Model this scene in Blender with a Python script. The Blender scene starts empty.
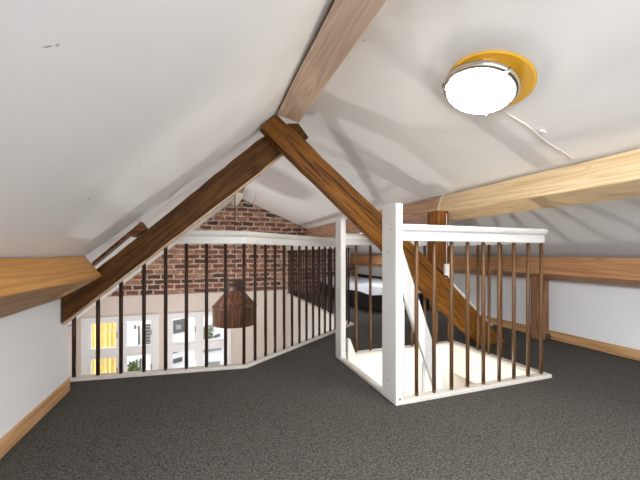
import bpy, bmesh, math, random
from mathutils import Vector, Matrix
random.seed(7)
SC = bpy.context.scene
COL = SC.collection
PI = math.pi

# ------------------------------------------------------------------ materials
def new_mat(name):
    m = bpy.data.materials.new(name); m.use_nodes = True
    nt = m.node_tree
    return m, nt, nt.nodes['Principled BSDF']

def N(nt, t, **kw):
    n = nt.nodes.new(t)
    for k, v in kw.items():
        if k in n.inputs: n.inputs[k].default_value = v
        else: setattr(n, k, v)
    return n

def ramp(nt, fac, stops):
    r = nt.nodes.new('ShaderNodeValToRGB')
    e = r.color_ramp.elements
    e[0].position, e[0].color = stops[0][0], (*stops[0][1], 1)
    e[1].position, e[1].color = stops[-1][0], (*stops[-1][1], 1)
    for p, c in stops[1:-1]:
        x = e.new(p); x.color = (*c, 1)
    nt.links.new(fac, r.inputs['Fac'])
    return r.outputs['Color']

def bump(nt, bsdf, height, strength, dist=0.01):
    b = N(nt, 'ShaderNodeBump', Strength=strength, Distance=dist)
    nt.links.new(height, b.inputs['Height']); nt.links.new(b.outputs['Normal'], bsdf.inputs['Normal'])

def paint(name, col, rough=0.5, var=0.04, bscale=3.0, bstr=0.15, spots=()):
    m, nt, b = new_mat(name)
    tc = N(nt, 'ShaderNodeTexCoord')
    n = N(nt, 'ShaderNodeTexNoise', Scale=bscale, Detail=4.0)
    nt.links.new(tc.outputs['Object'], n.inputs['Vector'])
    d = tuple(c * (1 - var) for c in col)
    out = ramp(nt, n.outputs['Fac'], [(0.3, d), (0.7, col)])
    for (p, sc, rz, c) in spots:          # small stains / cracks in the plaster
        mp = N(nt, 'ShaderNodeMapping', vector_type='TEXTURE')
        mp.inputs['Location'].default_value = p
        mp.inputs['Rotation'].default_value = rz
        mp.inputs['Scale'].default_value = sc
        nt.links.new(tc.outputs['Object'], mp.inputs['Vector'])
        l = N(nt, 'ShaderNodeVectorMath', operation='LENGTH')
        nt.links.new(mp.outputs['Vector'], l.inputs[0])
        mr = N(nt, 'ShaderNodeMapRange'); mr.inputs['From Min'].default_value = 0.6; mr.inputs['From Max'].default_value = 1.0
        nt.links.new(l.outputs['Value'], mr.inputs['Value'])
        mx = N(nt, 'ShaderNodeMix', data_type='RGBA')
        nt.links.new(mr.outputs['Result'], mx.inputs[0])
        mx.inputs[6].default_value = (*c, 1); nt.links.new(out, mx.inputs[7])
        out = mx.outputs[2]
    nt.links.new(out, b.inputs['Base Color'])
    b.inputs['Roughness'].default_value = rough
    bump(nt, b, n.outputs['Fac'], bstr, 0.02)
    return m

def wood(name, dark, mid, light, axis=0, rough=0.45, knots=True, bstr=0.25, crack=None, scale=1.0):
    """long-grained timber; the grain runs along the object's local axis"""
    m, nt, b = new_mat(name)
    tc = N(nt, 'ShaderNodeTexCoord')
    mp = N(nt, 'ShaderNodeMapping')
    s = [7.0 * scale] * 3; s[axis] = 0.45 * scale
    mp.inputs['Scale'].default_value = s
    nt.links.new(tc.outputs['Object'], mp.inputs['Vector'])
    n1 = N(nt, 'ShaderNodeTexNoise', Scale=1.0, Detail=3.0, Distortion=0.25)
    nt.links.new(mp.outputs['Vector'], n1.inputs['Vector'])
    # ring pattern: sine of the warped noise
    mu = N(nt, 'ShaderNodeMath', operation='MULTIPLY'); mu.inputs[1].default_value = 70.0
    nt.links.new(n1.outputs['Fac'], mu.inputs[0])
    sn = N(nt, 'ShaderNodeMath', operation='SINE'); nt.links.new(mu.outputs[0], sn.inputs[0])
    mp2 = N(nt, 'ShaderNodeMapping')
    s2 = [95.0 * scale] * 3; s2[axis] = 2.5 * scale
    mp2.inputs['Scale'].default_value = s2
    nt.links.new(tc.outputs['Object'], mp2.inputs['Vector'])
    n2 = N(nt, 'ShaderNodeTexNoise', Scale=1.0, Detail=4.0)
    nt.links.new(mp2.outputs['Vector'], n2.inputs['Vector'])
    a = N(nt, 'ShaderNodeMath', operation='MULTIPLY_ADD'); a.inputs[1].default_value = 0.17; a.inputs[2].default_value = 0.0
    nt.links.new(sn.outputs[0], a.inputs[0])
    c = N(nt, 'ShaderNodeMath', operation='ADD'); nt.links.new(a.outputs[0], c.inputs[0]); nt.links.new(n2.outputs['Fac'], c.inputs[1])
    mp3 = N(nt, 'ShaderNodeMapping'); s3 = [5.0] * 3; s3[axis] = 1.3
    mp3.inputs['Scale'].default_value = s3
    nt.links.new(tc.outputs['Object'], mp3.inputs['Vector'])
    n3 = N(nt, 'ShaderNodeTexNoise', Scale=1.0, Detail=2.0)
    nt.links.new(mp3.outputs['Vector'], n3.inputs['Vector'])
    d = N(nt, 'ShaderNodeMath', operation='MULTIPLY_ADD'); d.inputs[1].default_value = 0.55
    nt.links.new(n3.outputs['Fac'], d.inputs[0]); 
    e = N(nt, 'ShaderNodeMath', operation='SUBTRACT'); e.inputs[1].default_value = 0.275
    nt.links.new(c.outputs[0], e.inputs[0]); nt.links.new(e.outputs[0], d.inputs[2])
    out = ramp(nt, d.outputs[0], [(0.15, dark), (0.5, mid), (0.85, light)])
    if knots:
        mpk = N(nt, 'ShaderNodeMapping'); sk = [3.4] * 3; sk[axis] = 1.9
        mpk.inputs['Scale'].default_value = sk
        nt.links.new(tc.outputs['Object'], mpk.inputs['Vector'])
        v = N(nt, 'ShaderNodeTexVoronoi', Scale=1.0)
        nt.links.new(mpk.outputs['Vector'], v.inputs['Vector'])
        mr = N(nt, 'ShaderNodeMapRange'); mr.inputs['From Min'].default_value = 0.015; mr.inputs['From Max'].default_value = 0.06
        nt.links.new(v.outputs['Distance'], mr.inputs['Value'])
        mx = N(nt, 'ShaderNodeMix', data_type='RGBA')
        nt.links.new(mr.outputs['Result'], mx.inputs[0])
        mx.inputs[6].default_value = (*[q * 0.6 for q in dark], 1); nt.links.new(out, mx.inputs[7])
        out = mx.outputs[2]
    nt.links.new(out, b.inputs['Base Color'])
    b.inputs['Roughness'].default_value = rough
    b.inputs['Specular IOR Level'].default_value = 0.2
    bump(nt, b, c.outputs[0], bstr, 0.004)
    return m

def plain(name, col, rough=0.5, metal=0.0, emit=None, es=0.0, var=0.0):
    m, nt, b = new_mat(name)
    b.inputs['Roughness'].default_value = rough; b.inputs['Metallic'].default_value = metal
    tc = N(nt, 'ShaderNodeTexCoord'); n = N(nt, 'ShaderNodeTexNoise', Scale=14.0, Detail=3.0)
    nt.links.new(tc.outputs['Object'], n.inputs['Vector'])
    out = ramp(nt, n.outputs['Fac'], [(0.3, tuple(c * (1 - var) for c in col)), (0.7, col)])
    nt.links.new(out, b.inputs['Base Color'])
    if emit:
        b.inputs['Emission Color'].default_value = (*emit, 1); b.inputs['Emission Strength'].default_value = es
    return m

def brick_mat():
    m, nt, b = new_mat('old_red_brick')
    tc = N(nt, 'ShaderNodeTexCoord')
    sx = N(nt, 'ShaderNodeSeparateXYZ'); nt.links.new(tc.outputs['Object'], sx.inputs[0])
    cx = N(nt, 'ShaderNodeCombineXYZ')
    nt.links.new(sx.outputs['X'], cx.inputs['X']); nt.links.new(sx.outputs['Z'], cx.inputs['Y'])
    # wobble the courses a little: hand-laid wall
    nw = N(nt, 'ShaderNodeTexNoise', Scale=5.0, Detail=2.0); nt.links.new(tc.outputs['Object'], nw.inputs['Vector'])
    vs = N(nt, 'ShaderNodeVectorMath', operation='MULTIPLY_ADD')
    vs.inputs[1].default_value = (0.07, 0.05, 0); nt.links.new(nw.outputs['Color'], vs.inputs[0]); nt.links.new(cx.outputs[0], vs.inputs[2])
    br = N(nt, 'ShaderNodeTexBrick')
    br.inputs['Scale'].default_value = 1.0
    br.inputs['Brick Width'].default_value = 0.235; br.inputs['Row Height'].default_value = 0.097
    br.inputs['Mortar Size'].default_value = 0.016; br.inputs['Mortar Smooth'].default_value = 0.25
    br.inputs['Color1'].default_value = (0, 0, 0, 1); br.inputs['Color2'].default_value = (1, 1, 1, 1)
    br.inputs['Mortar'].default_value = (0.5, 0.5, 0.5, 1)
    nt.links.new(vs.outputs[0], br.inputs['Vector'])
    n = N(nt, 'ShaderNodeTexNoise', Scale=18.0, Detail=5.0); nt.links.new(tc.outputs['Object'], n.inputs['Vector'])
    ad = N(nt, 'ShaderNodeMath', operation='MULTIPLY_ADD'); ad.inputs[1].default_value = 0.7
    nt.links.new(n.outputs['Fac'], ad.inputs[0])
    sc = N(nt, 'ShaderNodeMath', operation='MULTIPLY_ADD'); sc.inputs[1].default_value = 0.75; sc.inputs[2].default_value = -0.22
    nt.links.new(br.outputs['Color'], sc.inputs[0]); nt.links.new(sc.outputs[0], ad.inputs[2])
    bc = ramp(nt, ad.outputs[0], [(0.1, (0.06, 0.038, 0.032)), (0.34, (0.15, 0.066, 0.046)), (0.6, (0.26, 0.105, 0.06)), (0.95, (0.42, 0.24, 0.155))])
    n2 = N(nt, 'ShaderNodeTexNoise', Scale=9.0, Detail=3.0); nt.links.new(tc.outputs['Object'], n2.inputs['Vector'])
    mc = ramp(nt, n2.outputs['Fac'], [(0.35, (0.34, 0.25, 0.20)), (0.65, (0.62, 0.52, 0.44))])
    mx = N(nt, 'ShaderNodeMix', data_type='RGBA')
    nt.links.new(br.outputs['Fac'], mx.inputs[0]); nt.links.new(bc, mx.inputs[6]); nt.links.new(mc, mx.inputs[7])
    nt.links.new(mx.outputs[2], b.inputs['Base Color'])
    b.inputs['Roughness'].default_value = 0.9
    iv = N(nt, 'ShaderNodeMath', operation='SUBTRACT'); iv.inputs[0].default_value = 1.0
    nt.links.new(br.outputs['Fac'], iv.inputs[1])
    bump(nt, b, iv.outputs[0], 0.7, 0.012)
    return m

def carpet_mat():
    m, nt, b = new_mat('dark_loop_carpet')
    tc = N(nt, 'ShaderNodeTexCoord')
    v = N(nt, 'ShaderNodeTexVoronoi', Scale=150.0); nt.links.new(tc.outputs['Object'], v.inputs['Vector'])
    n = N(nt, 'ShaderNodeTexNoise', Scale=120.0, Detail=2.0); nt.links.new(tc.outputs['Object'], n.inputs['Vector'])
    n2 = N(nt, 'ShaderNodeTexNoise', Scale=1.2, Detail=2.0); nt.links.new(tc.outputs['Object'], n2.inputs['Vector'])
    a = N(nt, 'ShaderNodeMath', operation='MULTIPLY_ADD'); a.inputs[1].default_value = -0.5
    nt.links.new(v.outputs['Distance'], a.inputs[0]); nt.links.new(n.outputs['Fac'], a.inputs[2])
    a2 = N(nt, 'ShaderNodeMath', operation='MULTIPLY_ADD'); a2.inputs[1].default_value = 0.12
    nt.links.new(n2.outputs['Fac'], a2.inputs[0]); nt.links.new(a.outputs[0], a2.inputs[2])
    out = ramp(nt, a2.outputs[0], [(0.05, (0.030, 0.027, 0.0225)), (0.30, (0.064, 0.058, 0.050)), (0.58, (0.118, 0.109, 0.096))])
    nt.links.new(out, b.inputs['Base Color'])
    b.inputs['Roughness'].default_value = 0.95
    b.inputs['Specular IOR Level'].default_value = 0.15
    bump(nt, b, a.outputs[0], 0.5, 0.005)
    return m

def glass_mat():
    m = bpy.data.materials.new('clear_glass'); m.use_nodes = True
    nt = m.node_tree; nt.nodes.clear()
    o = N(nt, 'ShaderNodeOutputMaterial'); t = N(nt, 'ShaderNodeBsdfTransparent'); g = N(nt, 'ShaderNodeBsdfGlossy', Roughness=0.02)
    t.inputs['Color'].default_value = (0.95, 0.97, 0.97, 1)
    mx = N(nt, 'ShaderNodeMixShader'); mx.inputs[0].default_value = 0.06
    nt.links.new(t.outputs[0], mx.inputs[1]); nt.links.new(g.outputs[0], mx.inputs[2]); nt.links.new(mx.outputs[0], o.inputs['Surface'])
    return m

M = {}
GR = (0.42, 0.40, 0.38)
M['ceil_l'] = paint('white_plaster_left', (0.81, 0.81, 0.815), 0.75, 0.03, 2.2, 0.35, spots=[
    ((-0.268, 0.692, 1.216), (0.015, 0.0030, 0.0030), (0, -.4, 0.5), GR),
    ((-0.256, 0.700, 1.226), (0.006, 0.004, 0.004), (0, 0, 0.2), GR),
    ((-0.264, 1.485, 1.22), (0.004, 0.004, 0.004), (0, 0, 0), (0.2, 0.18, 0.16)),
    ((-0.441, 1.485, 1.066), (0.005, 0.005, 0.005), (0, 0, 0), (0.2, 0.18, 0.16))])
M['ceil_r'] = paint('white_plaster_right', (0.81, 0.805, 0.80), 0.75, 0.03, 1.8, 0.2, spots=[
    ((0.724, 1.411, 1.898), (0.005, 0.005, 0.005), (0, 0, 0), (0.25, 0.22, 0.2))])
M['wall'] = paint('white_wall', (0.80, 0.80, 0.80), 0.7, 0.03, 2.5, 0.15)
M['peach'] = paint('pale_peach_wall', (0.72, 0.635, 0.585), 0.8, 0.03, 2.0, 0.1)
M['cream'] = paint('cream_paint', (0.80, 0.75, 0.66), 0.5, 0.02, 3.0, 0.05)
M['rail'] = paint('white_gloss_paint', (0.70, 0.685, 0.65), 0.32, 0.03, 6.0, 0.06, )
M['kerb'] = paint('worn_white_paint', (0.60, 0.555, 0.49), 0.45, 0.12, 12.0, 0.1)
M['pine_y'] = wood('honey_pine_y', (0.34, 0.155, 0.040), (0.46, 0.225, 0.062), (0.53, 0.29, 0.10), 1)
M['pine_low'] = wood('faded_red_pine_y', (0.36, 0.165, 0.070), (0.50, 0.25, 0.115), (0.58, 0.32, 0.165), 1)
M['pine_pale'] = wood('pale_pine_y', (0.58, 0.39, 0.20), (0.72, 0.53, 0.31), (0.78, 0.62, 0.40), 1)
M['pine_pink'] = wood('reddish_pine_y', (0.30, 0.155, 0.095), (0.46, 0.26, 0.165), (0.56, 0.36, 0.25), 1)
M['ridge'] = wood('brown_pine_y', (0.52, 0.36, 0.25), (0.66, 0.49, 0.37), (0.75, 0.59, 0.47), 1)
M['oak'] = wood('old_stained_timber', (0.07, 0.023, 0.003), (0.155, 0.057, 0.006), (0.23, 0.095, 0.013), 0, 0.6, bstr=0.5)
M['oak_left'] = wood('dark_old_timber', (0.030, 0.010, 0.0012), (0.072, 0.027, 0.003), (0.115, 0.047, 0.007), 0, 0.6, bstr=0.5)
M['oak_z'] = wood('old_stained_timber_upright', (0.075, 0.022, 0.004), (0.185, 0.064, 0.012), (0.31, 0.125, 0.028), 2, 0.6, bstr=0.5)
M['oak_dark'] = wood('dark_stained_timber', (0.045, 0.014, 0.005), (0.13, 0.042, 0.013), (0.20, 0.075, 0.026), 0, 0.4, bstr=0.4)
M['post_z'] = wood('brown_upright_timber', (0.13, 0.055, 0.026), (0.25, 0.115, 0.056), (0.34, 0.18, 0.095), 2, 0.45)
M['skirt_y'] = wood('skirting_pine', (0.36, 0.185, 0.075), (0.50, 0.28, 0.125), (0.60, 0.37, 0.19), 1, knots=False)
M['bal_silhouette'] = wood('silhouetted_walnut', (0.016, 0.008, 0.005), (0.035, 0.017, 0.010), (0.06, 0.03, 0.018), 2, 0.4, knots=False, bstr=0.1)  # walnut darkened so the void bars look silhouetted
M['bal'] = wood('dark_walnut_stain', (0.05, 0.024, 0.010), (0.10, 0.05, 0.022), (0.17, 0.09, 0.042), 2, 0.38, knots=False, bstr=0.1)
M['edge'] = wood('raw_edge_strip', (0.42, 0.27, 0.16), (0.55, 0.38, 0.25), (0.62, 0.46, 0.32), 0, knots=False)
M['crack'] = plain('split_shadow_wood', (0.02, 0.009, 0.004), 0.9, var=0.3)
M['brick'] = brick_mat()
M['carpet'] = carpet_mat()
M['glass'] = glass_mat()
M['frame'] = paint('window_white', (0.84, 0.86, 0.88), 0.4, 0.02, 4.0, 0.03)
M['copper'] = wood('aged_copper', (0.05, 0.022, 0.014), (0.10, 0.045, 0.026), (0.19, 0.095, 0.05), 2, 0.35, knots=False, bstr=0.1, scale=0.5)
M['copper_dark'] = plain('dark_bronze', (0.085, 0.05, 0.04), 0.4, 0.3, var=0.3)
M['chrome'] = plain('brushed_chrome', (0.62, 0.58, 0.52), 0.22, 1.0)
M['glow_yellow'] = plain('painted_lamp_glow', (0.80, 0.45, 0.03), 0.4, var=.05)  # colour of the lamp's yellow glow on the ceiling
M['dome'] = plain('lit_opal_glass', (0.9, 0.88, 0.84), 0.2, emit=(1.0, 0.93, 0.80), es=17.0)
M['plastic'] = plain('white_plastic', (0.82, 0.81, 0.79), 0.35, var=0.02)
M['cable'] = plain('white_cable', (0.78, 0.72, 0.66), 0.5, var=0.05)
M['cable_dark'] = plain('dark_cable', (0.04, 0.035, 0.03), 0.5, var=0.2)
M['black'] = plain('black_fabric', (0.014, 0.014, 0.015), 0.8, var=0.3)
M['linen'] = paint('white_linen', (0.80, 0.80, 0.81), 0.85, 0.04, 7.0, 0.5)
M['yellow'] = paint('yellow_cloth', (0.92, 0.68, 0.24), 0.8, 0.15, 9.0, 0.1)
M['facade'] = paint('pale_render', (0.86, 0.86, 0.87), 0.85, 0.03, 2.0, 0.05)
M['slate'] = plain('grey_metal_panel', (0.11, 0.11, 0.115), 0.6, var=0.3)
M['slate2'] = plain('light_grey_panel', (0.34, 0.34, 0.35), 0.6, var=0.2)
M['leaf'] = plain('leaf_green', (0.13, 0.18, 0.06), 0.7, var=0.5)
M['terr'] = paint('terrace_grey', (0.5, 0.5, 0.5), 0.9)
M['lower'] = wood('lower_floor_boards', (0.25, 0.14, 0.07), (0.38, 0.22, 0.12), (0.46, 0.29, 0.17), 1)

# ------------------------------------------------------------------ mesh helpers
def add_box(bm, x0, x1, y0, y1, z0, z1):
    vs = [bm.verts.new((x, y, z)) for z in (z0, z1) for y in (y0, y1) for x in (x0, x1)]
    for f in ((0, 2, 3, 1), (4, 5, 7, 6), (0, 1, 5, 4), (2, 6, 7, 3), (0, 4, 6, 2), (1, 3, 7, 5)):
        bm.faces.new([vs[i] for i in f])

def add_prism(bm, pts, a0, a1, axis='y'):
    """closed polygon pts extruded along an axis (y: pts are x,z; z: pts are x,y; x: pts are y,z)"""
    def P(p, a):
        if axis == 'y': return (p[0], a, p[1])
        if axis == 'z': return (p[0], p[1], a)
        return (a, p[0], p[1])
    A = [bm.verts.new(P(p, a0)) for p in pts]; B = [bm.verts.new(P(p, a1)) for p in pts]
    n = len(pts)
    bm.faces.new(A); bm.faces.new(B[::-1])
    for i in range(n):
        bm.faces.new((A[i], B[i], B[(i + 1) % n], A[(i + 1) % n]))

def add_cyl(bm, p0, p1, r0, r1=None, n=12):
    r1 = r0 if r1 is None else r1
    p0, p1 = Vector(p0), Vector(p1); d = (p1 - p0).normalized()
    u = d.orthogonal().normalized(); w = d.cross(u)
    A, B = [], []
    for i in range(n):
        t = 2 * PI * i / n; o = u * math.cos(t) + w * math.sin(t)
        A.append(bm.verts.new(p0 + o * r0)); B.append(bm.verts.new(p1 + o * r1))
    bm.faces.new(A[::-1]); bm.faces.new(B)
    for i in range(n): bm.faces.new((A[i], A[(i + 1) % n], B[(i + 1) % n], B[i]))

def add_tube(bm, path, r, n=8):
    path = [Vector(p) for p in path]; rings = []
    prev = None
    for i, p in enumerate(path):
        d = (path[min(i + 1, len(path) - 1)] - path[max(i - 1, 0)]).normalized()
        if prev is None: u = d.orthogonal().normalized()
        else: u = (prev - d * prev.dot(d)).normalized()
        prev = u; w = d.cross(u)
        rings.append([bm.verts.new(p + (u * math.cos(2 * PI * k / n) + w * math.sin(2 * PI * k / n)) * r) for k in range(n)])
    for a, b in zip(rings, rings[1:]):
        for k in range(n): bm.faces.new((a[k], a[(k + 1) % n], b[(k + 1) % n], b[k]))
    bm.faces.new(rings[0][::-1]); bm.faces.new(rings[-1])

def smooth_path(pts, k=6):
    pts = [Vector(p) for p in pts]; out = []
    for i in range(len(pts) - 1):
        a, b, c, d = pts[max(i - 1, 0)], pts[i], pts[i + 1], pts[min(i + 2, len(pts) - 1)]
        for j in range(k):
            t = j / k
            out.append(0.5 * ((2 * b) + (c - a) * t + (2 * a - 5 * b + 4 * c - d) * t * t + (3 * b - a - 3 * c + d) * t ** 3))
    return out + [pts[-1]]

def add_lathe(bm, prof, n=32, closed=False):
    rings = [[bm.verts.new((r * math.cos(2 * PI * k / n), r * math.sin(2 * PI * k / n), z)) for k in range(n)] for r, z in prof]
    for a, b in zip(rings, rings[1:]):
        for k in range(n): bm.faces.new((a[k], a[(k + 1) % n], b[(k + 1) % n], b[k]))
    if closed:
        a, b = rings[-1], rings[0]
        for k in range(n): bm.faces.new((a[k], a[(k + 1) % n], b[(k + 1) % n], b[k]))

def add_sweep(bm, path, prof):
    """closed profile (lateral offset, z) swept along a plan polyline with mitred corners"""
    path = [Vector((p[0], p[1], 0)) for p in path]; rings = []
    for i, p in enumerate(path):
        d0 = (p - path[i - 1]).normalized() if i else (path[1] - p).normalized()
        d1 = (path[i + 1] - p).normalized() if i < len(path) - 1 else d0
        n0, n1 = Vector((-d0.y, d0.x, 0)), Vector((-d1.y, d1.x, 0))
        m = (n0 + n1).normalized(); m = m / max(0.35, m.dot(n0))
        rings.append([bm.verts.new(p + m * o + Vector((0, 0, z))) for o, z in prof])
    k = len(prof)
    for a, b in zip(rings, rings[1:]):
        for j in range(k): bm.faces.new((a[j], a[(j + 1) % k], b[(j + 1) % k], b[j]))
    bm.faces.new(rings[0][::-1]); bm.faces.new(rings[-1])

def obj(name, bm, mat, parent=None, bevel=0.0, smooth=False, mw=None, seg=2):
    bmesh.ops.recalc_face_normals(bm, faces=bm.faces[:])
    me = bpy.data.meshes.new(name); bm.to_mesh(me); bm.free()
    me.materials.append(mat)
    o = bpy.data.objects.new(name, me); COL.objects.link(o)
    if smooth:
        for p in me.polygons: p.use_smooth = True
    if bevel:
        b = o.modifiers.new('bevel', 'BEVEL'); b.width = bevel; b.segments = seg; b.limit_method = 'ANGLE'
    if mw is not None: o.matrix_world = mw
    if parent is not None: o.parent = parent
    return o

def tag(o, label, cat, group=None):
    o['label'] = label; o['category'] = cat
    if group: o['group'] = group
    return o

def thing(name, label, cat, loc=(0, 0, 0), group=None):
    o = bpy.data.objects.new(name, None); COL.objects.link(o); o.location = loc
    o.empty_display_size = 0.05
    return tag(o, label, cat, group)

def struct(name, bm, mat, parent=None, **kw):
    o = obj(name, bm, mat, parent, **kw)
    if parent is None: o['kind'] = 'structure'
    return o

def BM(): return bmesh.new()

# ------------------------------------------------------------------ room layout (metres; camera stands at x=0 y=0, floor z=0)
YB, YG = -1.7, 6.8                   # rear wall, far gable
XL, XR = -0.824, 3.25                 # knee wall, right wall
AX, AZ, AZG = 0.58, 1.95, 2.03       # roof apex (at the truss, at the gable)
SL = 0.866                           # left roof pitch
PUX, PUZ = 2.09, 1.405               # upper right purlin, top inner edge
SR = (AZ - PUZ) / (PUX - AX)
LOW = -2.6                           # storey below
VX = 1.62                            # side of the open void
P0, P1, P2, P3 = (-0.87, 2.585), (0.265, 2.46), (1.34, 3.28), (VX, 3.495)
def zl(x): return AZ - SL * (AX - x)
SLG = 0.845
def zlg(x): return AZG - SLG * (AX - x)
SRG = (AZG - PUZ) / (PUX - AX)
def zrg(x): return AZG - SRG * (x - AX)
def zr(x): return AZ - SR * (x - AX)

# floor with the void and the stairwell left open
WX0, WX1, WY0, WY1 = 1.0, 2.18, 1.58, 2.44
bm = BM()
for poly in ([(-0.9, YB), (XR + .05, YB), (XR + .05, WY0), (-0.9, WY0)],
             [(-0.9, WY0), (WX0, WY0), (WX0, 3.015), P1, (-0.9, 2.588)],
             [(WX1, WY0), (XR + .05, WY0), (XR + .05, WY1), (WX1, WY1)],
             [(WX0, WY1), (XR + .05, WY1), (XR + .05, YG), (VX, YG), P3, P2, (WX0, 3.015)]):
    add_prism(bm, poly, -0.24, 0.0, 'z')
struct('floor', bm, M['carpet'])

# roof planes
def roof_strip(x0, x1, stations):
    rings = []
    for y, f in stations:
        rings.append([bm.verts.new(p) for p in ((x0, y, f(x0)), (x1, y, f(x1)), (x1, y, f(x1) + .14), (x0, y, f(x0) + .14))])
    for a, b in zip(rings, rings[1:]):
        for j in range(4): bm.faces.new((a[j], a[(j + 1) % 4], b[(j + 1) % 4], b[j]))
    bm.faces.new(rings[0]); bm.faces.new(rings[-1][::-1])
bm = BM(); xa, xb = -2.4, AX
SLX0, SLX1, SKY0, SKY1 = -.45, .35, -1.15, -.15      # unseen roof windows added behind the camera to let in fill light
roof_strip(xa, xb, ((YB - .1, zl), (SKY0, zl)))
roof_strip(xa, SLX0, ((SKY0, zl), (SKY1, zl))); roof_strip(SLX1, xb, ((SKY0, zl), (SKY1, zl)))
roof_strip(xa, xb, ((SKY1, zl), (2.4, zl), (YG + .1, zlg)))
struct('ceiling_left', bm, M['ceil_l'])
bm = BM(); xe = PUX + .21
SKX0, SKX1 = .85, 1.85
roof_strip(AX, xe, ((YB - .1, zr), (SKY0, zr)))
roof_strip(AX, SKX0, ((SKY0, zr), (SKY1, zr))); roof_strip(SKX1, xe, ((SKY0, zr), (SKY1, zr)))
roof_strip(AX, xe, ((SKY1, zr), (2.4, zr), (YG + .1, zrg)))
struct('ceiling_right', bm, M['ceil_r'])
bm = BM()
e0 = (PUX + .21, zr(PUX + .21)); e1 = (XR + .1, 0.735)
def ze(x): return e0[1] + (x - e0[0]) * (e1[1] - e0[1]) / (e1[0] - e0[0])
EX0, EX1, EY0, EY1 = 2.46, 2.98, 4.25, 5.05         # small roof window added to brighten the far end of the loft
roof_strip(e0[0], e1[0], ((YB - .1, ze), (EY0, ze)))
roof_strip(e0[0], EX0, ((EY0, ze), (EY1, ze))); roof_strip(EX1, e1[0], ((EY0, ze), (EY1, ze)))
roof_strip(e0[0], e1[0], ((EY1, ze), (YG + .1, ze)))
struct('ceiling_eaves', bm, M['ceil_r'])

# walls
bm = BM(); add_box(bm, XL - .09, XL, YB, 2.40, 0.0, zl(XL) - .005)
struct('wall_left', bm, M['wall'])
bm = BM(); add_box(bm, XR, XR + .1, YB, YG, 0.0, 0.80)
struct('wall_right', bm, M['wall'])
# rear wall with an unseen window opening added for fill light
bm = BM()
wx0, wx1, wz0, wz1 = -0.1, 1.5, 0.45, 1.42
add_prism(bm, [(-0.9, 0), (wx0, 0), (wx0, zl(wx0) - .01), (-0.9, zl(-0.9) - .01)], YB - .1, YB)
add_prism(bm, [(wx1, 0), (XR + .1, 0), (XR + .1, .74), (PUX, PUZ), (wx1, zr(wx1) - .01)], YB - .1, YB)
add_prism(bm, [(wx0, 0), (wx1, 0), (wx1, wz0), (wx0, wz0)], YB - .1, YB)
add_prism(bm, [(wx0, wz1), (wx1, wz1), (wx1, zr(wx1) - .01), (AX, AZ - .01), (wx0, zl(wx0) - .01)], YB - .1, YB)
struct('wall_back', bm, M['wall'])
bm = BM()
for a in ((wx0, wx0 + .06, wz0, wz1), (wx1 - .06, wx1, wz0, wz1), ((wx0 + wx1) / 2 - .03, (wx0 + wx1) / 2 + .03, wz0, wz1)):
    add_box(bm, a[0], a[1], YB - .08, YB - .03, a[2], a[3])
for z in (wz0, wz1 - .06): add_box(bm, wx0, wx1, YB - .08, YB - .03, z, z + .06)
w3 = struct('added_rear_window', bm, M['frame'])  # frame of the added rear opening, out of view
bm = BM()
for x0, x1, y0, y1 in ((EX0, EX0 + .04, EY0, EY1), (EX1 - .04, EX1, EY0, EY1), (EX0, EX1, EY0, EY0 + .04), (EX0, EX1, EY1 - .04, EY1)):
    add_prism(bm, [(x0, ze(x0) + .03), (x1, ze(x1) + .03), (x1, ze(x1) + .10), (x0, ze(x0) + .10)], y0, y1)
struct('added_eaves_window', bm, M['frame'])  # frame of the added opening in the eaves
bm = BM()
for x0, x1, y0, y1 in ((SKX0, SKX0 + .05, SKY0, SKY1), (SKX1 - .05, SKX1, SKY0, SKY1), (SKX0, SKX1, SKY0, SKY0 + .05), (SKX0, SKX1, SKY1 - .05, SKY1)):
    add_prism(bm, [(x0, zr(x0) + .03), (x1, zr(x1) + .03), (x1, zr(x1) + .10), (x0, zr(x0) + .10)], y0, y1)
struct('added_roof_window_right', bm, M['frame'])  # frame of the added right-hand roof opening, out of view
bm = BM()
for x0, x1, y0, y1 in ((SLX0, SLX0 + .05, SKY0, SKY1), (SLX1 - .05, SLX1, SKY0, SKY1), (SLX0, SLX1, SKY0, SKY0 + .05), (SLX0, SLX1, SKY1 - .05, SKY1)):
    add_prism(bm, [(x0, zl(x0) + .03), (x1, zl(x1) + .03), (x1, zl(x1) + .10), (x0, zl(x0) + .10)], y0, y1)
struct('added_roof_window_left', bm, M['frame'])  # frame of the added left-hand roof opening, out of view

# gable: brick above, plaster with two tall windows below
bm = BM()
BZ = 0.07
add_prism(bm, [(-2.4, BZ), (VX, BZ), (VX, 0.0), (XR + .1, 0.0), (XR + .1, .75), (PUX + .21, zrg(PUX + .21)), (AX, AZG + .02), (-1.75, zlg(-1.75) + .02)][1:] + [(-1.75, BZ)], YG, YG + .12)
struct('wall_gable', bm, M['brick'])
W1 = (-2.08, -0.93); W2 = (-0.74, 0.40); WT = -0.33; WB = -2.25
bm = BM()
def wallrect(x0, x1, z0, z1): add_box(bm, x0, x1, YG - .02, YG + .12, z0, z1)
add_prism(bm, [(-2.22, WT), (VX + .1, WT), (VX + .1, BZ), (-1.735, BZ)], YG - .02, YG + .12)
add_prism(bm, [(-2.3, LOW), (W1[0], LOW), (W1[0], WT), (-2.2, WT), (-2.3, WT - .07)], YG - .02, YG + .12); wallrect(W1[1], W2[0], LOW, WT); wallrect(W2[1], VX + .1, LOW, WT)
wallrect(W1[0], W1[1], LOW, WB); wallrect(W2[0], W2[1], LOW, WB)
struct('wall_far', bm, M['peach'])

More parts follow.
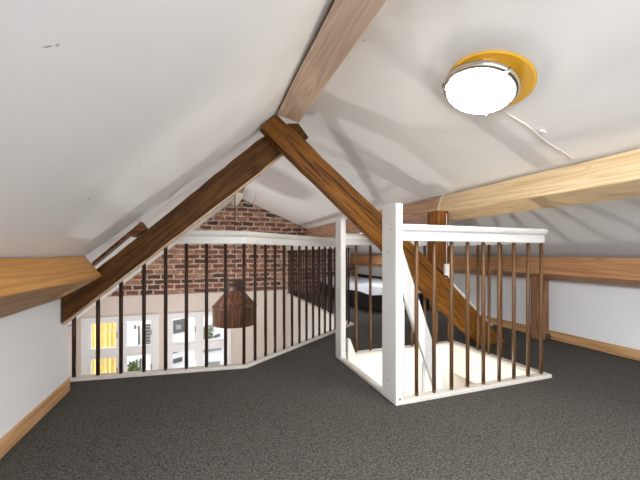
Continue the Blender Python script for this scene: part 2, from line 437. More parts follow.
def window(name, x0, x1):
    bm = BM()
    y0, y1 = YG - .045, YG + .06
    for a, b in ((x0, x0 + .06), (x1 - .06, x1), ((x0 + x1) / 2 - .045, (x0 + x1) / 2 + .045)):
        add_box(bm, a, b, y0, y1, WB, WT)
    for z0, z1 in ((WT - .035, WT), (-1.01, -.90), (-1.66, -1.56), (WB, WB + .09)):
        add_box(bm, x0 + .01, x1 - .01, y0 + .005, y1 - .005, z0, z1)
    add_box(bm, x0 - .05, x1 + .05, YG - .06, YG - .02, WT, WT + .035)
    add_box(bm, x0 - .05, x0, YG - .05, YG - .02, WB, WT); add_box(bm, x1, x1 + .05, YG - .05, YG - .02, WB, WT)
    w = struct(name, bm, M['frame'])
    mid = (x0 + x1) / 2
    for a, b in ((x0 + .06, mid - .045), (mid + .045, x1 - .06)):
        for z0, z1 in ((-.90, WT - .035), (-1.56, -1.01), (WB + .09, -1.66)):
            bm = BM()
            t = .038
            for q in ((a, a + t, z0, z1), (b - t, b, z0, z1), (a + t, b - t, z0, z0 + t), (a + t, b - t, z1 - t, z1)):
                add_box(bm, q[0], q[1], YG - .025, YG + .02, q[2], q[3])
            s = obj('sash', bm, M['frame'], w)
            bm = BM(); add_box(bm, a + t, b - t, YG - .004, YG + .002, z0 + t, z1 - t)
            obj('pane', bm, M['glass'], s)
            bm = BM(); add_box(bm, b - .03, b - .015, YG - .05, YG - .024, (z0 + z1) / 2 - .05, (z0 + z1) / 2 + .05)
            obj('window_handle', bm, M['chrome'], s)
    return w
window('window_1', *W1); window('window_2', *W2)

# storey below: side walls, floor, skirt walls under the edge of the loft
bm = BM(); add_box(bm, -2.4, -2.22, 2.3, YG, LOW, -.38); struct('wall_lower_left', bm, M['peach'])
bm = BM(); add_box(bm, VX, VX + .1, 3.5, YG - .02, LOW, -.001); struct('wall_lower_right', bm, M['rail'])
bm = BM()
add_prism(bm, [(-2.4, LOW), (-.9, LOW), (-.9, zl(-.9) - .01), (-2.4, zl(-2.4) - .01)], 2.42, 2.5)
add_prism(bm, [(-.9, 2.50), (P1[0], 2.38), (P2[0] + .07, 3.21), (VX + .1, 3.43), (VX, 3.5), P2, P1, (-.9, 2.588)], LOW, -.24, 'z')
struct('wall_lower_front', bm, M['peach'])
bm = BM(); add_box(bm, -2.4, 3.4, 1.3, YG + .2, LOW - .1, LOW); struct('floor_lower', bm, M['lower'])

# stairwell shaft
bm = BM()
add_box(bm, WX0 - .08, WX0, WY0, WY1, LOW, -.24)
add_box(bm, WX0, 2.56, WY0 - .1, WY0 - .001, LOW, -.24)
add_box(bm, WX0, 2.56, WY1 + .001, WY1 + .1, LOW, -.24)
add_box(bm, 2.50, 2.58, WY0, WY1, LOW, -.24)
struct('wall_stairwell', bm, M['cream'])
bm = BM()   # painted lining of the opening, through the depth of the floor
t = .012
add_box(bm, WX0, WX0 + t, WY0, WY1, -.26, -.001); add_box(bm, WX1 - t, WX1, WY0, WY1, -.26, -.001)
add_box(bm, WX0 + t, WX1 - t, WY0, WY0 + t, -.26, -.001); add_box(bm, WX0 + t, WX1 - t, WY1 - t, WY1, -.26, -.001)
struct('trim_1', bm, M['cream'])

# skirting boards
bm = BM(); add_box(bm, XL, XL + .014, YB, 2.395, 0, .075); struct('baseboard_left', bm, M['skirt_y'], bevel=.004)
bm = BM(); add_box(bm, XR - .016, XR, YB, YG, 0, .085); struct('baseboard_right', bm, M['skirt_y'], bevel=.004)

bm = BM(); add_sweep(bm, [(-.87, 2.592), P1, P2, P3, (VX, YG - .03)], [(.002, -.30), (.002, -.001), (.014, -.001), (.014, -.30)])
struct('trim_2', bm, M['rail'])

# ------------------------------------------------------------------ roof timbers
def lengthwise(name, label, sec, y0, y1, mat, cat='beam', group=None, bevel=.006, wob=.004, mitre=None):
    """a beam along y with a section polygon (x,z), cut into slices that wander a little"""
    bm = BM(); n = 14; rings = []
    cx = sum(p[0] for p in sec) / len(sec); cz = sum(p[1] for p in sec) / len(sec)
    for i in range(n + 1):
        y = y0 + (y1 - y0) * i / n
        dx, dz = random.uniform(-wob, wob), random.uniform(-wob, wob)
        rings.append([bm.verts.new((p[0] - cx + dx, y - y0, p[1] - cz + dz)) for p in sec])
    k = len(sec)
    for a, b in zip(rings, rings[1:]):
        for j in range(k): bm.faces.new((a[j], a[(j + 1) % k], b[(j + 1) % k], b[j]))
    if mitre:
        for v, d in zip(rings[-1], mitre): v.co.y += d
    bm.faces.new(rings[0]); bm.faces.new(rings[-1][::-1])
    o = obj(name, bm, mat, bevel=bevel, mw=Matrix.Translation((cx, y0, cz)))
    return tag(o, label, cat, group)

lengthwise('ridge_beam', 'brown grained ridge beam running up along the top of the ceiling', [(.450, 1.812), (.612, 1.775), (.655, 1.915), (.58, 1.94), (.463, 1.842)], YB, 2.19, M['ridge'])
bm = BM(); add_box(bm, .46, .58, 5.6, YG, 1.85, 1.895)
tag(obj('ridge_board', bm, M['cream']), 'cream painted ridge board over the open void, beyond the roof truss', 'board')
nx, nz = math.sin(math.atan(SR)), math.cos(math.atan(SR))
def pur(x, z, t, w): return [(x, z), (x - nx * t, z - nz * t), (x - nx * t + nz * w, z - nz * t - nx * w), (x + nz * w, z - nx * w)]
lengthwise('purlin', 'pale pine purlin high on the right, nearest, with the lamp cable ending on it', pur(PUX, PUZ - .008, .18, .19), YB, 2.52, M['pine_pale'])
lengthwise('purlin', 'reddish pine purlin high on the right, running from the strut back to the brick gable', pur(PUX - .02, PUZ - .006, .18, .185), 2.525, YG, M['pine_pink'])
lengthwise('purlin', 'honey pine purlin along the top of the low left wall', [(-.695, .838), (-.579, .722), (-.816, .585), (-.816, .725)], YB, 2.28, M['pine_y'], mitre=(-.02, -.12, 0, 0))
lengthwise('purlin', 'long brown pine purlin low along the right wall', [(3.06, .825), (3.05, .655), (3.16, .60), (3.244, .60), (3.244, .72)], YB, YG - .002, M['pine_low'])

def truss_timber(name, label, lower, upper, yf, thick, mat, cracks=()):
    """hewn timber in the plane of the roof truss; lower/upper are matched outlines (x,z); yf(x) the front face"""
    a = Vector((lower[0][0], lower[0][1])); b = Vector((lower[-1][0], lower[-1][1]))
    ang = math.atan2(b.y - a.y, b.x - a.x)
    org = Vector((a.x, yf(a.x), a.y))
    mw = Matrix.Translation(org) @ Matrix.Rotation(-ang, 4, 'Y')
    inv = mw.inverted()
    bm = BM(); rings = []
    def lerp(poly, t):
        L = [0]
        for p, q in zip(poly, poly[1:]): L.append(L[-1] + math.hypot(q[0] - p[0], q[1] - p[1]))
        s = t * L[-1]
        for i in range(len(poly) - 1):
            if s <= L[i + 1] + 1e-9:
                f = (s - L[i]) / (L[i + 1] - L[i]); return tuple(poly[i][j] + f * (poly[i + 1][j] - poly[i][j]) for j in (0, 1))
    n = 26
    for i in range(n + 1):
        t = i / n; l = lerp(lower, t); u = lerp(upper, t)
        w = [random.uniform(-.004, .004) if 0 < i < n else 0 for _ in range(4)]
        yy0, yy1 = yf(l[0]), yf(u[0])
        sec = [(l[0], yy0 + w[0], l[1] + w[1]), (u[0], yy1 + w[2], u[1] + w[3]), (u[0], yy1 + thick, u[1] + w[3]), (l[0], yy0 + thick, l[1] + w[1])]
        rings.append([bm.verts.new(inv @ Vector(p)) for p in sec])
    for p, q in zip(rings, rings[1:]):
        for j in range(4): bm.faces.new((p[j], p[(j + 1) % 4], q[(j + 1) % 4], q[j]))
    bm.faces.new(rings[0]); bm.faces.new(rings[-1][::-1])
    o = obj(name, bm, mat, bevel=.008, mw=mw)
    tag(o, label, 'beam')
    for pts in cracks:      # drying splits in the front face
        bm = BM(); F = []; m = len(pts)
        for i, (x, z) in enumerate(pts):
            h = .0045 * (0.25 if i in (0, m - 1) else random.uniform(.6, 1.2))
            F.append([bm.verts.new(inv @ Vector((x + d * .7, yf(x) - .0022 * s + .004 * (1 - s), z + d * .7))) for d, s in ((-h, 1), (h, 1), (h, 0), (-h, 0))])
        for p, q in zip(F, F[1:]):
            for j in range(4): bm.faces.new((p[j], p[(j + 1) % 4], q[(j + 1) % 4], q[j]))
        bm.faces.new(F[0]); bm.faces.new(F[-1][::-1])
        c = obj('split', bm, M['crack']); c.matrix_world = mw; c.parent = o; c.matrix_parent_inverse = mw.inverted()
        c['label'] = 'dark drying split'
    return o

yl = lambda x: 2.287
def back(pts): return [(x * 1.021, .85 + (z - .85) * 1.021) for x, z in pts]
yr = lambda x: 2.20 + .045 * (x - .35)
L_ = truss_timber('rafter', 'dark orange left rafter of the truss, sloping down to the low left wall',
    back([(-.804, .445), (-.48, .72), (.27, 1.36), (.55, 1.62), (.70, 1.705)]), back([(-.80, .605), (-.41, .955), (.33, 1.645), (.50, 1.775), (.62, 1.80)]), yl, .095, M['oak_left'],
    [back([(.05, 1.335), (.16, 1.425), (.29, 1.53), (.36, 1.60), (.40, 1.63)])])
R_ = truss_timber('rafter', 'orange brown right rafter of the truss, crossing the stair opening down to the carpet',
    [(.34, 1.722), (.52, 1.565), (1.22, .98), (1.72, .545), (2.18, .16), (2.37, .001)], [(.45, 1.826), (.72, 1.63), (.82, 1.545), (1.43, 1.075), (1.79, .785), (2.29, .355), (2.705, .001)], yr, .084, M['oak'],
    [[(.72, 1.53), (.86, 1.43), (1.02, 1.30), (1.16, 1.20), (1.33, 1.07), (1.46, .96), (1.6, .85), (1.75, .72), (1.88, .615), (2.05, .46), (2.16, .37)],
     [(.60, 1.58), (.70, 1.50), (.78, 1.43)], [(2.0, .43), (2.12, .31), (2.26, .20)]])
# pale edge strip under the left rafter
bm = BM(); inv = L_.matrix_world.inverted()
add_prism(bm, back([(-.80, .432), (-.48, .706), (.27, 1.346), (.55, 1.60), (.55, 1.62), (.27, 1.362), (-.48, .722), (-.80, .449)]), 2.31, 2.38)
for v in bm.verts: v.co = inv @ v.co
o = obj('edge_strip', bm, M['edge']); o.matrix_world = L_.matrix_world.copy(); o.parent = L_; o.matrix_parent_inverse = L_.matrix_world.inverted()
o['label'] = 'pale raw wood strip'
# packing piece between the left rafter and the roof
bm = BM()
add_prism(bm, [(-.70, .742), (-.66, .805), (-.40, 1.058), (-.365, 1.01), (-.44, .955), (-.47, .965)], 2.29, 2.37)
tag(obj('packing_block', bm, M['oak_dark'], bevel=.004), 'dark wood packing piece wedged between left rafter and ceiling', 'block')
# strut on the right rafter
bm = BM(); add_prism(bm, [(1.868, .735), (1.93, .685), (1.99, .64), (1.99, 1.228), (1.868, 1.228)], 2.275, 2.408)
strut = tag(obj('strut', bm, M['oak_z'], bevel=.006), 'short orange brown strut standing between right rafter and purlin', 'post')
# post carrying the low right purlin
bm = BM(); add_prism(bm, [(3.08, .001), (3.20, .001), (3.20, .592), (3.16, .592), (3.08, .632)], 2.25, 2.35)
tag(obj('post', bm, M['post_z'], bevel=.006), 'brown square wooden post carrying the low right purlin', 'post')
bm = BM()
add_tube(bm, [(3.17 + .022 * math.cos(t * .5), 2.235 + .008 * math.sin(t * .21), .035 + .028 * math.sin(t * .5)) for t in range(27)], .004)
tag(obj('cable_coil', bm, M['cable_dark'], smooth=True), 'small dark loop of cable at the foot of the brown post', 'cable')

# ------------------------------------------------------------------ railings
RT, RB = 1.020, 0.926
HR = [(-.024, RB), (-.024, RB + .052), (-.036, RB + .062), (-.042, RB + .078), (-.040, RB + .092), (-.030, RT), (.030, RT), (.040, RB + .092), (.042, RB + .078), (.036, RB + .062), (.024, RB + .052), (.024, RB)]
KB = [(-.030, 0), (-.030, .016), (-.024, .022), (.024, .022), (.030, .016), (.030, 0)]

def baluster(parent, x, y, z0=.018, z1=RB + .006, r=.0125, m='bal_silhouette'):
    bm = BM()
    add_cyl(bm, (0, 0, 0), (0, 0, .02), r * .8, r, 10); add_cyl(bm, (0, 0, .02), (0, 0, z1 - z0 - .02), r, r, 10); add_cyl(bm, (0, 0, z1 - z0 - .02), (0, 0, z1 - z0), r, r * .8, 10)
    o = obj('baluster', bm, M[m], parent, smooth=False)
    for p in o.data.polygons: p.use_smooth = abs(p.normal.z) < .5
    o.location = (x, y, z0)
    return o

rail = thing('void_railing', 'long white-capped railing with dark bars around the open void', 'railing')
path = [(-.27, P0[1] + (P1[1] - P0[1]) * (.60 / 1.135)), P1, P2, P3, (VX, YG - .03)]
bm = BM(); add_sweep(bm, path, HR); obj('handrail', bm, M['rail'], rail, bevel=.003)['label'] = 'white moulded handrail'
bm = BM(); add_sweep(bm, [(-.885, 2.587), P1, P2, P3, (VX, YG - .03)], KB); obj('base_rail', bm, M['kerb'], rail)['label'] = 'worn white base rail'
def along(P, Q, s):
    L = math.hypot(Q[0] - P[0], Q[1] - P[1]); return (P[0] + (Q[0] - P[0]) * s / L, P[1] + (Q[1] - P[1]) * s / L)
def behind_rafter(x):        # bars left of the handrail run up to the back of the sloping rafter
    zc = .445 + .86 * (x * .91 + .806) + .10
    return min(RB + .006, .85 + (zc - .85) * 1.10)
for s in (.018, .161, .302, .447, .588, .727, .865, .999, 1.132):
    x, y = along(P0, P1, s); baluster(rail, x, y, z1=behind_rafter(x))
for s in (.102, .22, .335, .453, .564, .674, .786, .897, 1.008, 1.114, 1.220, 1.326):
    baluster(rail, *along(P1, P2, s))
for s in (.075, .18, .285): baluster(rail, *along(P2, P3, s))
y = 3.64
while y < YG - .08:
    baluster(rail, VX, y); y += .125

stair_rail = thing('stair_railing', 'white railing with dark bars around the stair opening', 'railing', (1.0, 1.58, 0))
def sr(name, bm, mat, **kw):
    for v in bm.verts: v.co -= Vector((1.0, 1.58, 0))
    return obj(name, bm, mat, stair_rail, **kw)
RX, RY0, RY1 = 2.20, 1.58, 2.455
corner = [(RX - .05 + .05 * math.sin(t), RY0 + .05 - .05 * math.cos(t)) for t in (0, .4, .8, 1.2, PI / 2)]
hpath = [(1.034, RY0)] + corner + [(RX, RY1), (1.045, RY1)]
bm = BM(); add_sweep(bm, hpath, HR); sr('handrail', bm, M['rail'], bevel=.003)['label'] = 'white moulded handrail'
bm = BM(); add_sweep(bm, [(1.034, RY0), (RX + .03, RY0)], [(o * 1.05, z) for o, z in KB]); add_sweep(bm, [(RX, RY0 + .033), (RX, RY1), (1.045, RY1)], KB)
sr('base_rail', bm, M['kerb'])['label'] = 'worn white base rail'
bm = BM(); add_box(bm, .992, 1.03, 1.70, 2.335, 0, .024); sr('threshold', bm, M['kerb'], bevel=.005)
for (x0, x1, y0, y1, nb) in ((.99, 1.036, 1.545, 1.70, 0), (.992, 1.036, 2.335, 2.45, 1)):
    bm = BM(); h = 1.135
    add_box(bm, x0, x1, y0, y1, 0, h)
    p = sr('newel_post', bm, M['rail'], bevel=.006)
    for yy, zz in ((y0 + .05, .99), (y0 + .09, .86), (y0 + .08, .12)):
        bm = BM(); add_cyl(bm, (x0 - .001 - 1.0, yy - 1.58, zz), (x0 + .002 - 1.0, yy - 1.58, zz), .005, n=10)
        obj('screw_plug', bm, M['slate2'], p)
    if nb == 0:
        bm = BM(); add_cyl(bm, (x0 + .025 - 1.0, y0 - .0012 - 1.58, .035), (x0 + .025 - 1.0, y0 + .002 - 1.58, .035), .0065, n=10)
        obj('screw_hole', bm, M['slate'], p)
def sbal(x, y):
    o = baluster(stair_rail, x - 1.0, y - 1.58, r=.0118, m='bal')
for x in (1.151, 1.275, 1.404, 1.528, 1.655, 1.787, 1.916, 2.045, 2.170): sbal(x, RY0)
for y in (1.70, 1.815, 1.93, 2.042, 2.157): sbal(RX, y)
for x in (1.183, 1.318, 1.455, 1.595, 1.737, 1.877, 2.011, 2.148): sbal(x, RY1)

# steep stair going down inside the opening
st = thing('stair', 'steep white stair going down inside the railed opening', 'staircase', (1.0, 2.0, LOW))
def stp(name, bm, mat, **kw):
    for v in bm.verts: v.co -= Vector((1.0, 2.0, LOW))
    return obj(name, bm, mat, st, **kw)
K = .38
def slope_board(x_up, x_lo, z0, z1): return [(x_lo - K * z0, z0), (x_up - K * z0, z0), (x_up - K * z1, z1), (x_lo - K * z1, z1)]
for y0 in (1.70, 2.335):
    bm = BM(); add_prism(bm, [(1.055, .17), (1.075, .17), (1.14, 0), (1.14 - K * LOW, LOW), (1.0 - K * LOW, LOW), (1.055, -.14)], y0, y0 + .035)
    stp('stringer', bm, M['rail'], bevel=.003)
for i in range(1, 12):
    z = -.03 - .215 * i + .05
    bm = BM(); x = 1.06 - K * z
    add_box(bm, x - .11, x + .09, 1.735, 2.335, z - .03, z)
    stp('tread', bm, M['cream'], bevel=.004)
bm = BM(); zb = -1.6
add_prism(bm, [(1.064, .72), (1.064, .92), (1.087, .92), (1.435, 0), (1.435 - K * zb, zb), (1.335 - K * zb, zb)], 1.645, 1.675)
stp('hand_board', bm, M['rail'], bevel=.004)
for x, za, zb in ((1.115, -.35, .56), (1.272, -.75, .17)):
    bm = BM(); add_box(bm, x, x + .022, 1.678, 1.698, za, zb)
    stp('batten', bm, M['rail'], bevel=.003)

# ------------------------------------------------------------------ ceiling lamp on the right slope
lc_x = 1.262; lc_y = 1.205
n_in = Vector((-SR, 0, -1)).normalized()
base = Vector((lc_x, lc_y, zr(lc_x)))
zax = n_in; yax = Vector((0, 1, 0)); xax = yax.cross(zax).normalized()
LM = Matrix(((xax.x, yax.x, zax.x, base.x), (xax.y, yax.y, zax.y, base.y), (xax.z, yax.z, zax.z, base.z), (0, 0, 0, 1)))
lamp = thing('ceiling_lamp', 'round glowing glass ceiling lamp with metal rim on the right slope', 'lamp')
lamp.matrix_world = LM
bm = BM(); add_lathe(bm, [(.0, .001), (.06, .001), (.06, .03), (.0, .03)], 24); obj('mount', bm, M['chrome'], lamp)
bm = BM(); add_lathe(bm, [(.0, .062), (.160, .062), (.160, .066), (.0, .066)], 48); obj('added_light_stop', bm, M['chrome'], lamp)  # hidden disc added to keep the dome's light off the ceiling
bm = BM(); add_lathe(bm, [(.0, .0), (.192, .0), (.200, .004), (.192, .010), (.0, .010)], 48)  # yellow disc painted in place of the lamp's glow on the ceiling
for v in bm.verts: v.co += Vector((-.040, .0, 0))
obj('painted_glow_disc', bm, M['glow_yellow'], lamp)['label'] = 'yellow disc painted as lamp glow on the ceiling'
bm = BM(); add_lathe(bm, [(.152, .050), (.166, .046), (.172, .054), (.172, .066), (.166, .075), (.155, .079), (.150, .076)], 48, True); obj('rim', bm, M['chrome'], lamp, smooth=True)
bm = BM(); prof = [(.154 * math.cos(t), .070 + .060 * math.sin(t)) for t in [i * PI / 2 / 10 for i in range(10)]] + [(.004, .130)]
add_lathe(bm, prof + [(.002, .122), (.14, .070)], 48); obj('glass_shade', bm, M['dome'], lamp, smooth=True)
for a in (0.6, 2.7, 4.8):
    bm = BM()
    ca, sa = math.cos(a), math.sin(a)
    add_tube(bm, [(ca * r, sa * r, z) for r, z in ((.175, .056), (.175, .076), (.160, .090), (.142, .100), (.136, .112))], .004)
    obj('clip', bm, M['chrome'], lamp, smooth=True)
for a in range(3):
    bm = BM(); t = a * 2.094
    add_cyl(bm, (.05 * math.cos(t), .05 * math.sin(t), .02), (.158 * math.cos(t), .158 * math.sin(t), .056), .005, n=8)
    obj('bracket', bm, M['chrome'], lamp)

RC = [(1.506, 1.288), (1.671, 1.285), (1.836, 1.297), (1.991, 1.295), (2.079, 1.302)]
def on_ceiling(x, y, off=.005): return (x + n_in.x * off, y, zr(x) + n_in.z * off)
bm = BM()
pts = [on_ceiling(1.405, 1.20, .04), on_ceiling(*RC[0]), on_ceiling(*RC[1]), on_ceiling(*RC[2], .009), on_ceiling(*RC[3]), on_ceiling(2.045, RC[4][1])]
add_tube(bm, smooth_path(pts), .0045)
tag(obj('lamp_cable', bm, M['cable'], smooth=True), 'pale cable running over the ceiling from the lamp to the purlin', 'cable')
bm = BM(); bmesh.ops.create_cube(bm, size=1)
for v in bm.verts: v.co = Vector((v.co.x * .03, v.co.y * .018, v.co.z * .012))
q = Matrix.Translation(on_ceiling(1.744, 1.257, .007)) @ Matrix.Rotation(math.atan(SR), 4, 'Y')
tag(obj('cable_clip', bm, M['plastic'], mw=q, bevel=.002), 'small white clip on the ceiling beside the lamp cable', 'clip')

# thin cable down the purlin to a box on the strut
bm = BM()
pf = lambda y, f: (PUX - nx * .184 * f - .006, y, PUZ - nz * .184 * f)
pts = [(PUX - .012, 2.45, PUZ - .006), pf(2.47, .5), (1.997, 2.42, 1.222), (1.96, 2.266, 1.20), (1.96, 2.266, .98), (1.96, 2.266, .765)]
path2 = []
for p, q2 in zip(pts, pts[1:]):
    for j in range(4): path2.append(tuple(p[k] + (q2[k] - p[k]) * j / 4 for k in range(3)))
path2.append(pts[-1])
add_tube(bm, path2, .004)
tag(obj('wire', bm, M['cable'], smooth=True), 'thin pale wire stapled down purlin and strut to the white box', 'cable')
bm = BM(); add_box(bm, 1.935, 1.990, 2.246, 2.274, .665, .765)
box = tag(obj('junction_box', bm, M['plastic'], bevel=.005), 'small white electrical box at the bottom of the strut', 'box')
bm = BM(); pts = [(1.975, 2.262, .665), (2.00, 2.268, .635), (2.06, 2.28, .575), (2.2, 2.287, .452), (2.38, 2.294, .298), (2.52, 2.30, .175)]
add_tube(bm, smooth_path(pts, 5), .006)
tag(obj('wire', bm, M['cable'], smooth=True), 'pale wire running from the white box down the right rafter', 'cable')

# ------------------------------------------------------------------ pendant lamp hanging in the void
px_, py_ = .345, 4.5
pend = thing('pendant_lamp', 'big bottle-shaped copper pendant lamp hanging in the void behind the railing', 'lamp', (px_, py_, -.10))
bm = BM()
add_lathe(bm, [(.285, .0), (.290, .01), (.292, .225), (.288, .245), (.270, .27), (.125, .44), (.115, .46), (.110, .465), (.120, .26), (.27, .24), (.278, .22), (.278, .0)], 40, True)
obj('shade', bm, M['copper'], pend, smooth=False)
bm = BM(); add_lathe(bm, [(.286, .232), (.296, .236), (.296, .250), (.282, .256)], 40, True); obj('band', bm, M['copper_dark'], pend, smooth=True)
bm = BM(); add_lathe(bm, [(.108, .455), (.098, .50), (.108, .54), (.122, .56), (.122, .585), (.10, .60), (.02, .605), (.0, .60), (.0, .47)], 32); obj('neck', bm, M['copper_dark'], pend, smooth=True)
bm = BM(); ztop = zl(px_) + .10
add_cyl(bm, (0, 0, .6), (0, 0, ztop - .02), .006, n=8); obj('cord', bm, M['cable_dark'], pend)
bm = BM(); add_lathe(bm, [(.0, .18), (.03, .18), (.045, .14), (.03, .09), (.0, .08)], 20); obj('bulb', bm, M['plastic'], pend, smooth=True)
# looped cable hanging from the ceiling near the gable
bm = BM()
def rc(x, y, off): return (x, y, zr(x) - off)
pts = [rc(.78, 5.6, .004), rc(.76, 5.6, .10), rc(.70, 5.6, .20), rc(.60, 5.6, .21), (.555, 5.6, 1.925)]
add_tube(bm, smooth_path(pts), .004)
tag(obj('cable_loop', bm, M['slate2'], smooth=True), 'small loop of cable hanging from the ceiling over the void', 'cable')

# ------------------------------------------------------------------ low bed beyond the stairs
bed = thing('bed', 'low black bed with a rumpled white cover by the right wall', 'bed', (2.25, 4.1, 0))
bm = BM(); add_prism(bm, [(.0, .35), (.14, .0), (.98, .0), (.98, 2.6), (.0, 2.6)], 0.0, .24, 'z'); obj('base', bm, M['black'], bed, bevel=.03, seg=3)
bm = BM()
nx_, ny_ = 14, 24; g = [[None] * (ny_ + 1) for _ in range(nx_ + 1)]
for i in range(nx_ + 1):
    for j in range(ny_ + 1):
        u, v = i / nx_, j / ny_
        x = .03 + .94 * u; y = .05 + 2.5 * v
        z = .335 + .018 * math.sin(7 * v + 3 * u) + .012 * math.sin(17 * v - 9 * u)
        if i == 0: z = .235 + .03 * math.sin(9 * v); x -= .035
        if j == 0: z = .25; y -= .02
        g[i][j] = bm.verts.new((x, y, z))
for i in range(nx_):
    for j in range(ny_): bm.faces.new((g[i][j], g[i + 1][j], g[i + 1][j + 1], g[i][j + 1]))
bmesh.ops.solidify(bm, geom=bm.faces[:], thickness=.05)
obj('duvet', bm, M['linen'], bed, smooth=True)
bm = BM(); add_box(bm, .955, .99, .1, 2.65, .2, .40); obj('gap_shadow_strip', bm, M['black'], bed, bevel=.008)  # black strip stands for the shadow in the gap between bed and wall

# ------------------------------------------------------------------ outside the far windows
bm = BM()
for (x0, x1) in ((-2.44, -1.79),):
    n = 40
    A, B = [], []
    for i in range(n + 1):
        x = x0 + (x1 - x0) * i / n; y = 7.8 + .022 * math.sin(i * 1.15) + .008 * math.sin(i * 2.7)
        A.append((x, y))
    poly = A + [(x, y + .008) for x, y in A[::-1]]
    add_prism(bm, poly, -2.5, -.45, 'z')
tag(obj('curtain', bm, M['yellow']), 'yellow pleated curtain hanging outside the left panes of the left window', 'curtain')
bm = BM(); add_box(bm, -9, 9, YG + .2, 14, LOW - .35, LOW - .05)
struct('ground', bm, M['terr'])
bl = thing('building', 'pale neighbouring building seen through the far windows', 'building', (0, 10.0, LOW))
def blp(name, x0, x1, z0, z1, mat, d=.06, parent=None):
    bm = BM(); add_box(bm, x0, x1, -d, 0.0, z0 - LOW, z1 - LOW); return obj(name, bm, mat, parent or bl)
bm = BM(); add_box(bm, -8, 6, 0, 1.0, -.1, 4.6); obj('wall', bm, M['facade'], bl)
import math as _m
def ray_at(px, py, Y):
    c, s = .94386, .33035
    u = (px - 320) / 320; w = (254 - py) / 320
    r = (u * c + s, c - u * s, w); t = Y / r[1]
    return r[0] * t, .85 + r[2] * t
def patch(name, px0, px1, py0, py1, mat, d=.05, skew=0):
    x0, z1 = ray_at(px0, py0, 9.95); x1, z0 = ray_at(px1, py1, 9.95)
    bm = BM(); add_prism(bm, [(x0, z0 - LOW), (x1, z0 - LOW + skew), (x1, z1 - LOW + skew), (x0, z1 - LOW)], -d, 0.0)
    return obj(name, bm, mat, bl)
bs = patch('roof_panel', 172.5, 186, 321, 333, M['slate'], skew=.05)
p = patch('panel_light', 176, 181, 325, 329, M['slate2'], d=.056)
for i in range(7): patch('shutter_slat', 145.5, 150, 324.5 + i * 3.1, 326.3 + i * 3.1, M['slate'])
patch('drainpipe', 138, 139.3, 326, 345, M['slate'])
patch('vent', 134, 135.5, 325.5, 329, M['slate'])
patch('ledge', 214, 220, 336, 338, M['slate'], skew=.06)
patch('ledge', 207, 220, 341, 342.3, M['slate'], skew=.04)
patch('ledge', 203, 222, 349, 351, M['slate2'], skew=.03)
patch('ledge', 172, 182, 360, 363, M['slate'], skew=.05)
patch('ledge', 172, 180, 352, 353.2, M['slate'], skew=.05)
patch('ledge', 205, 220, 363, 368, M['slate2'])
patch('drainpipe', 139.5, 141, 359, 372, M['slate'])
patch('cornice', 199, 224, 327.5, 328.8, M['slate2'], skew=.12)
def shrub(px0, px1, py0, py1, Y, label):
    x0, z1 = ray_at(px0, py0, Y); x1, z0 = ray_at(px1, py1, Y)
    t = thing('potted_shrub', label, 'plant', ((x0 + x1) / 2, Y, LOW - .05))
    zb = LOW - .05
    bm = BM(); add_cyl(bm, (0, 0, 0), (0, 0, .32), .14, .19, 16); obj('pot', bm, M['slate2'], t)
    bm = BM(); add_cyl(bm, (0, 0, .3), (0, 0, z1 - zb - .1), .014, .008, 8); obj('stem', bm, M['post_z'], t)
    bm = BM(); w = (x1 - x0) / 2; r = random.Random(3)
    for _ in range(260):
        c = Vector((r.uniform(-w, w), r.uniform(-w, w), r.uniform(z0 - zb, z1 - zb)))
        d = Vector((r.uniform(-1, 1), r.uniform(-1, 1), r.uniform(-.4, 1))).normalized() * .07; e = d.orthogonal().normalized() * .022
        q = [bm.verts.new(c + k) for k in (Vector((0, 0, 0)), d * .5 + e, d, d * .5 - e)]
        bm.faces.new(q)
    obj('foliage', bm, M['leaf'], t)
shrub(201, 213, 329, 341, 9.3, 'dark green potted shrub outside the right window')
shrub(128, 138, 363, 374, 9.0, 'light green potted shrub outside the left window')

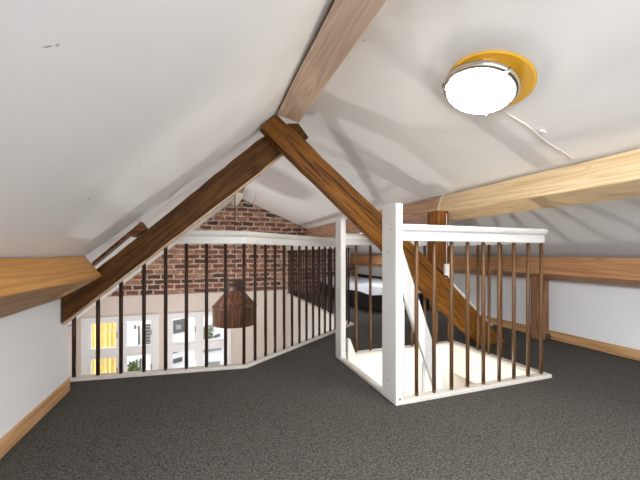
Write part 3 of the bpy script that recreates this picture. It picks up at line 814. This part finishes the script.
# ------------------------------------------------------------------ light
def area(name, loc, target, sx, sy, power, col):
    l = bpy.data.lights.new(name, 'AREA'); l.shape = 'RECTANGLE'; l.size = sx; l.size_y = sy; l.energy = power; l.color = col
    o = bpy.data.objects.new(name, l); COL.objects.link(o); o.location = loc
    o.rotation_euler = (Vector(target) - Vector(loc)).to_track_quat('-Z', 'Y').to_euler()
    return o
area('added_rear_fill', ((wx0 + wx1) / 2, YB - .12, (wz0 + wz1) / 2), ((wx0 + wx1) / 2, 2, .9), 1.5, .92, 5, (.97, .98, 1.0))  # added fill from behind the camera
area('void_light', (-.3, 4.6, -2.2), (-.1, 4.6, 2), .3, .3, 18, (1.0, .97, .94))
area('added_void_fill', (-.75, 4.0, .55), (.6, 6.0, -.2), 1.2, .5, 7.5, (1.0, .97, .94))  # added fill under the void roof, which has no opening here
skx = (SKX0 + SKX1) / 2; sky_ = (SKY0 + SKY1) / 2
area('added_roof_fill', (skx, sky_, zr(skx) + .12), (skx - .36, sky_, zr(skx) - .88), .9, .9, 23, (.86, .92, 1.0))  # added fill through the right roof opening
slx = (SLX0 + SLX1) / 2
area('added_roof_fill', (slx, sky_, zl(slx) + .12), (slx + .87, sky_, zl(slx) - .88), .95, .9, 42, (.86, .92, 1.0))  # added fill through the left roof opening
area('stair_light', (1.75, 2.0, -1.3), (1.75, 2.0, 2), .9, .7, 3.4, (1.0, .92, .80))
area('stair_lamp', (1.72, 1.95, -.5), (1.3, 2.4, 2), .06, .06, 2.6, (1.0, .94, .86))
area('added_far_loft_fill', (2.72, 4.65, ze(2.72) + .12), (2.2, 4.65, ze(2.72) - .75), .46, .74, 9, (.88, .93, 1.0))  # added light to brighten the far part of the loft
l = bpy.data.lights.new('lamp_back_glow', 'SPOT'); l.energy = 16; l.color = (1.0, .86, .62); l.spot_size = 2.2; l.spot_blend = .35; l.shadow_soft_size = .02
o = bpy.data.objects.new('lamp_back_glow', l); COL.objects.link(o)
o.location = base + n_in * .060
o.rotation_euler = (-n_in).to_track_quat('-Z', 'Y').to_euler()

w = bpy.data.worlds.new('sky'); SC.world = w; w.use_nodes = True
bg = w.node_tree.nodes['Background']; bg.inputs['Color'].default_value = (.93, .96, 1.0, 1); bg.inputs['Strength'].default_value = 1.3

# ------------------------------------------------------------------ camera
cam = bpy.data.cameras.new('camera'); co = bpy.data.objects.new('camera', cam); COL.objects.link(co)
cam.sensor_fit = 'HORIZONTAL'; cam.sensor_width = 36.0; cam.lens = 36.0 * 320 / 640
cam.shift_y = 14.0 / 640
cam.clip_start = .02
co.location = (0, 0, .85); co.rotation_euler = (PI / 2, 0, -math.atan(112 / 320))
SC.camera = co
vs = SC.view_settings
vs.view_transform = 'Standard'; vs.look = 'None'; vs.gamma = 1.0; vs.use_curve_mapping = False
vs.exposure = 1.45
